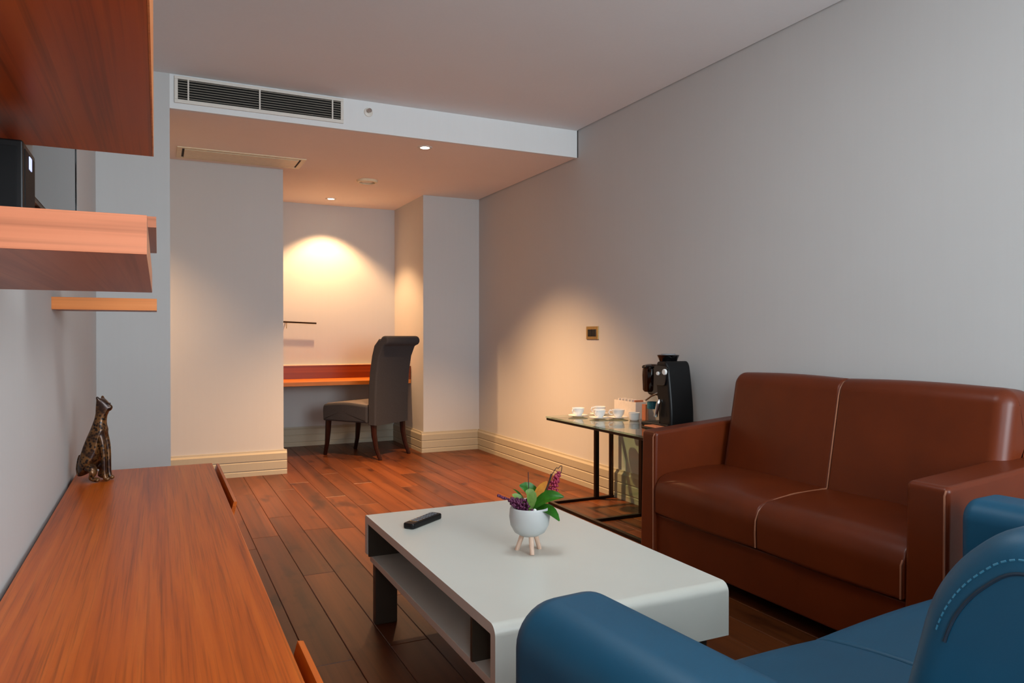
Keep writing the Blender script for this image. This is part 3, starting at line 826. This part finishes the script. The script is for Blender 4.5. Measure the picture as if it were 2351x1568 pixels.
pip = [(SX0 + .005, ym, .245), (SX0 + .003, ym, .30), (SX0 + .006, ym, .345), (SX0 + .022, ym, .378), (SX0 + .05, ym, .398), (SX0 + .10, ym, .412), (2.16, ym, .425), (2.36, ym, .430)]
obj('piping', tube(bmesh.new(), pip, .0032, 6), M_PIPE, bs, label='pale tan seat piping')
pip = [(2.338, ym, .43), (2.3725, ym, .63), (2.400, ym, .787), (2.410, ym, .817), (2.428, ym, .840), (2.46, ym, .849)]
obj('piping', tube(bmesh.new(), pip, .0032, 6), M_PIPE, bs, label='pale tan back piping')
for yy in (SY0 + .006, SY1 - .094):
    obj('piping', tube(bmesh.new(), [(SX0 + .004, yy, .08), (SX0 + .004, yy, .575), (SX0 + .012, yy, .590)], .0028, 6), M_PIPE, bs, label='fine edge piping on the arm')
obj('piping', tube(bmesh.new(), [(SX0 + .003, iy0 + .008, .245), (SX0 + .004, iy0 + .008, .345), (SX0 + .012, iy0 + .008, .360)], .003, 6), M_PIPE, bs)
for x in (SX0 + .05, 2.55):
    for y in (SY0 + .06, SY1 - .06):
        obj('foot', B(x - .025, x + .025, y - .025, y + .025, 0, .06, .003), M_BLACK, bs)

# ================================================================== BLUE SOFA (seen from behind its left arm)
bl = thing('loveseat', 'blue leather two-seat sofa in the foreground with rounded back', 'sofa', (.60, 1.05, 0), rotz=math.radians(4.5))
LX0, LX1 = 0.498, 2.050
LY1 = 1.075
ap = rrect(LX0, LX0 + .185, .06, .603, (.015, .015, .055, .075), 8)
obj('arm', loft(bmesh.new(), ap, 'Y', .27, LY1, .03, .060, n=8), M_BLUE, bl)
ap = rrect(LX1 - .185, LX1, .06, .603, (.015, .015, .055, .055), 8)
obj('arm', loft(bmesh.new(), ap, 'Y', .27, LY1 + .03, .03, .03, n=6), M_BLUE, bl)
ix0, ix1, xm = LX0 + .186, LX1 - .186, 1.205
obj('base', loft(bmesh.new(), smooth_poly([(.30, .06), (LY1 - .03, .06), (LY1 - .03, .236), (.30, .236)], .008), 'X', ix0, ix1), M_BLUE, bl)
sp_ = smooth_poly([(.50, .24, .01), (LY1 - .01, .24, .012), (LY1 - .008, .405, .10), (.85, .435, .1), (.50, .425, .02)], .03, 8)
for (a, b) in ((ix0 + .001, xm - .001), (xm + .001, ix1 - .001)):
    obj('seat_cushion', loft(bmesh.new(), sp_, 'X', a, b, .012, n=4, crown=.008, mid=8), M_BLUE, bl)
RIM = .042
bp = smooth_poly([(.606, .37, .03), (.508, .765, .09), (.425, .842, .05), (.330, .815, .06), (.285, .70, .05), (.285, .37, .02)], .03, 9)
obj('back_frame', B(ix0 + .001, ix1 - .001, .290, .480, .06, .375, .006), M_BLUE, bl)
obj('back', loft(bmesh.new(), bp, 'X', ix0 + .010, ix1 - .010, RIM, n=8), M_BLUE, bl)
# seam and stitching on the visible end of the back
def offset_prof(prof, d):
    P = [Vector(p) for p in prof]; N = len(P)
    area = sum(P[i].x * P[(i + 1) % N].y - P[(i + 1) % N].x * P[i].y for i in range(N))
    if area < 0: P.reverse()
    out = []
    for i in range(N):
        e = (P[(i + 1) % N] - P[i - 1]); e.normalize(); out.append(P[i] - Vector((e.y, -e.x)) * d)
    return out
xe = ix0 + .010
def rim(d):
    f = math.asin(max(-1, min(1, 1 - d / RIM)))
    a = RIM * (1 - math.cos(f))
    return [(xe + a, p.x, p.y) for p in offset_prof(bp, d)]
def upper(path):
    # the run of points above the arm, in order front bottom -> top -> rear
    pts = [p for p in path if p[2] > .46]
    pts.sort(key=lambda p: math.atan2(p[2] - .40, p[1] - .43))
    return [p for p in pts]
up_ = upper(rim(.0395))
obj('seam', tube(bmesh.new(), [(x - .0006, y, z) for x, y, z in up_], .0020, 6), M_BLUE_D, bl, label='dark seam around the back end panel')
st = [Vector(p) for p in upper(rim(.0270))]
bm = bmesh.new(); acc = 0.0
for a, b in zip(st, st[1:]):
    L = (b - a).length; d = (b - a).normalized() if L > 1e-6 else Vector((0, 1, 0))
    s = -acc
    while s + .0085 < L:
        s += .0085
        c = a + d * s
        tube(bm, [c - d * .0026, c + d * .0026], .0011, 5)
    acc = (L - s)
    if acc > .0085: acc = .0
obj('stitching', bm, M_BLUE_T, bl, label='light blue stitches along the back edge', kind='stuff')
for x in (LX0 + .06, LX1 - .06):
    for y in (.34, LY1 - .08):
        obj('foot', B(x - .025, x + .025, y - .025, y + .025, 0, .06, .003), M_BLACK, bl)

# ================================================================== GLASS SIDE TABLE
st_ = thing('side_table', 'glass-topped side table with dark metal posts and floor frame beside the brown sofa', 'table', (2.36, 3.44, 0))
GX0, GX1, GY0, GY1, GZ = 2.130, 2.606, 2.935, 3.950, 0.534
obj('glass_top', B(GX0, GX1, GY0, GY1, GZ - .010, GZ, .0015, seg=1), M_GLASSG, st_, smooth=False, label='clear green-edged glass top')
fr = .012
for (y0, y1) in ((3.905, 3.930), (3.425, 3.450), (2.955, 2.980)):
    obj('floor_bar', B(GX0 + .01, 2.60, y0, y1, 0, .016, .002), M_DMETAL, st_)
    obj('top_bar', B(GX0 + .02, 2.60, y0, y1, GZ - .026, GZ - .010, .002), M_DMETAL, st_)
obj('floor_bar', B(GX0 + .008, GX0 + .033, 2.955, 3.93, 0.0, .0158, .002), M_DMETAL, st_)
obj('top_bar', B(GX0 + .004, GX0 + .014, GY0 + .004, GY1 - .004, GZ - .024, GZ - .0102, .001), M_DMETAL, st_)
for (x, y, r) in ((2.475, 3.917, .014), (2.585, 3.917, .012), (2.480, 3.437, .018), (2.475, 2.967, .014), (2.585, 2.967, .012)):
    obj('post', B(x - r, x + r, y - r * .8, y + r * .8, .014, GZ - .024, .002), M_DMETAL, st_)
obj('glass_panel', B(2.578, 2.584, 3.45, 3.905, .03, GZ - .03, .001, seg=1), M_GLASS, st_, smooth=False, label='clear glass panel between the posts')
# things standing on the glass
GT = GZ
def make_cup(label, loc, rz):
    t = thing('coffee_cup', label, 'cup', loc, 'white coffee cups on the glass table', rz)
    prof = [(0, .0), (.020, .0), (.022, .004), (.033, .022), (.038, .046), (.0365, .047), (.031, .024), (.018, .008), (0, .007)]
    obj('bowl', lathe(bmesh.new(), prof, (0, 0, .0075), 24), M_PORC, t, world=False, angle=60)
    hp = [(.034, 0, .048), (.050, 0, .050), (.056, 0, .038), (.050, 0, .026), (.033, 0, .024)]
    obj('handle', tube(bmesh.new(), hp, .0032, 8), M_PORC, t, world=False)
    return t
def make_saucer(label, loc):
    t = obj('saucer', lathe(bmesh.new(), [(0, 0), (.030, 0), (.033, .002), (.060, .009), (.061, .011), (.034, .006), (.030, .0045), (0, .0045)], (0, 0, 0), 28), M_PORC)
    t.location = loc
    return tag(t, label, 'saucer', 'white saucers on the glass table')
spots = [((2.290, 3.830), 200, 'white coffee cup standing farthest left on the glass table', 'saucer under the leftmost white cup'),
         ((2.345, 3.680), 215, 'white coffee cup in front, second from the left on the glass table', 'saucer under the front white cup, second from the left'),
         ((2.455, 3.850), 170, 'white coffee cup at the back between the two front cups', 'saucer under the white cup at the back by the wall'),
         ((2.452, 3.640), 150, 'white coffee cup nearest the white sachet box', 'saucer under the white cup nearest the sachet box')]
proto = None
for (xy, rz, lab, slab) in spots:
    make_saucer(slab, (xy[0], xy[1], GT))
    if proto is None:
        proto = make_cup(lab, (xy[0], xy[1], GT), math.radians(rz))
    else:
        c = copy_tree(proto); c.location = (xy[0], xy[1], GT); c.rotation_euler = (0, 0, math.radians(rz)); c['label'] = lab
# sachet box
sb = thing('sachet_box', 'white open sachet box at the back of the glass table', 'box', (2.567, 3.69, GT))
bm = bmesh.new()
x0, x1, y0, y1 = 2.530, 2.604, 3.575, 3.800
box(bm, x0, x1, y0, y1, GT, GT + .004)
box(bm, x0, x0 + .004, y0, y1, GT + .004, GT + .098); box(bm, x1 - .004, x1, y0, y1, GT + .004, GT + .104)
box(bm, x0 + .004, x1 - .004, y0, y0 + .004, GT + .004, GT + .098); box(bm, x0 + .004, x1 - .004, y1 - .004, y1, GT + .004, GT + .098)
obj('case', bm, M_PAPER, sb, smooth=False)
for i in range(6):
    yy = y0 + .016 + i * .034
    obj('sachet', B(x0 + .008, x1 - .008, yy, yy + .010, GT + .006, GT + .108, .001, seg=1), M_PAPER if i else M_ORPK, sb)
# orange packet and small bowl
pk = obj('sugar_packet', B(2.540, 2.562, 3.492, 3.528, GT, GT + .092, .002), M_ORPK)
tag(pk, 'small orange paper packet standing beside the white sachet box', 'packet')
bw = obj('sugar_bowl', lathe(bmesh.new(), [(0, 0), (.024, 0), (.030, .010), (.033, .046), (.031, .047), (.027, .012), (0, .008)], (2.478, 3.515, GT), 24), M_PORC, angle=60)
tag(bw, 'small handleless white pot between the cups and the water bottle', 'bowl')
# water bottle
wt = thing('water_bottle', 'clear plastic water bottle with teal label beside the coffee machine', 'bottle', (2.545, 3.428, GT))
pr = [(0, 0), (.029, 0), (.032, .004), (.031, .030), (.0325, .036), (.031, .060), (.032, .070), (.032, .112), (.030, .122), (.020, .142), (.0125, .152), (.0125, .162), (0, .162)]
obj('flask', lathe(bmesh.new(), pr, (2.545, 3.428, GT), 28), M_PET, wt, angle=60)
obj('label_band', lathe(bmesh.new(), [(.0322, .074), (.0328, .075), (.0328, .112), (.0322, .113)], (2.545, 3.428, GT), 28, closed=True), M_TEAL, wt, label='teal printed label')
obj('cap', lathe(bmesh.new(), [(0, .160), (.0145, .160), (.0145, .174), (.013, .176), (0, .176)], (2.545, 3.428, GT), 20), M_PORC, wt)
# small tray with a pale sachet in front of the machine
tr = obj('drip_mat', loft(bmesh.new(), smooth_poly([(2.325, 3.075), (2.405, 3.075), (2.405, 3.235), (2.325, 3.235)], .012), 'Z', GT, GT + .006, .002), M_BLACK)
tag(tr, 'small black mat at the glass table edge by the sofa arm', 'mat')
nk = obj('napkin', loft(bmesh.new(), smooth_poly([(2.335, 3.12), (2.395, 3.12), (2.395, 3.225), (2.335, 3.225)], .006), 'Z', GT + .006, GT + .014, .003), M_ORPK)
tag(nk, 'folded pale beige napkin on the small black mat', 'napkin')

# ================================================================== COFFEE MACHINE
cm = thing('coffee_machine', 'black espresso machine with smoked brown bean tank on the glass table', 'coffee machine', (2.49, 3.16, GT))
z0 = GT
body = smooth_poly([(2.955, z0 + .0, .02), (3.170, z0 + .0, .01), (3.185, z0 + .12, .02), (3.215, z0 + .22, .02), (3.215, z0 + .352, .03), (3.030, z0 + .356, .05), (2.985, z0 + .22, .10), (2.955, z0 + .10, .06)], .03, 7)
body = [(3.085 + (y - 2.955) * 0.5, z) for y, z in body]
obj('body', loft(bmesh.new(), body, 'X', 2.405, 2.560, .014), M_BLACK, cm)
obj('front_panel', loft(bmesh.new(), smooth_poly([(3.125, z0 + .225), (3.212, z0 + .225), (3.212, z0 + .335), (3.105, z0 + .330)], .02), 'X', 2.396, 2.410, .003), M_BLACKG, cm)
obj('group_head', loft(bmesh.new(), rrect(3.190, 3.330, z0 + .165, z0 + .335, .02), 'X', 2.43, 2.565, .012), M_BLACKG, cm)
obj('drip_tray', loft(bmesh.new(), smooth_poly([(3.10, z0), (3.335, z0), (3.335, z0 + .020), (3.10, z0 + .024)], .006), 'X', 2.395, 2.575, .006), M_BLACK, cm)
obj('bean_tank', lathe(bmesh.new(), [(0, .0), (.040, .0), (.047, .010), (.050, .09), (.048, .125), (.040, .138), (0, .140)], (2.452, 3.318, z0 + .182), 28), M_SMOKE, cm, label='smoked brown translucent tank')
obj('tank_lid', lathe(bmesh.new(), [(0, .0), (.051, .0), (.052, .008), (.046, .016), (.02, .022), (0, .022)], (2.452, 3.318, z0 + .312), 28), M_BLACKG, cm)
obj('hopper', lathe(bmesh.new(), [(0, 0), (.046, 0), (.050, .012), (.058, .030), (.060, .036), (.052, .038), (0, .036)], (2.485, 3.212, z0 + .350), 28), M_BLACKG, cm)
obj('hopper_lid', lathe(bmesh.new(), [(0, .036), (.040, .036), (.038, .042), (0, .043)], (2.485, 3.212, z0 + .350), 24), M_GREYP, cm)
def dial(y, z, r):
    d = obj('dial', lathe(bmesh.new(), [(0, 0), (r, 0), (r, -.008), (r * .85, -.011), (0, -.011)], (2.397, y, z), 20, 'X'), M_PORC, cm)
    return d
dial(3.122, z0 + .300, .016); dial(3.178, z0 + .290, .010)
obj('steam_wand', tube(bmesh.new(), [(2.42, 3.205, z0 + .185), (2.398, 3.245, z0 + .165), (2.395, 3.29, z0 + .140)], .006), M_CHROME, cm)
obj('portafilter', lathe(bmesh.new(), [(0, 0), (.030, 0), (.034, .012), (.034, .030), (0, .030)], (2.49, 3.262, z0 + .138), 24), M_CHROME, cm)
obj('lever', tube(bmesh.new(), [(2.397, 3.175, z0 + .150), (2.388, 3.172, z0 + .128), (2.382, 3.185, z0 + .060)], [.007, .010, .010]), M_CHROME, cm)
obj('spout', tube(bmesh.new(), [(2.49, 3.262, z0 + .14), (2.49, 3.262, z0 + .115)], .008), M_CHROME, cm)
cd = obj('power_cord', tube(bmesh.new(), arc(Vector((2.555, 3.095, GT + .03)), Vector((2.575, 2.98, GT + .05)), Vector((2.60, 2.92, GT + .012))) + [Vector((2.629, 2.88, GT + .010))], .004), M_BLACK, cm)
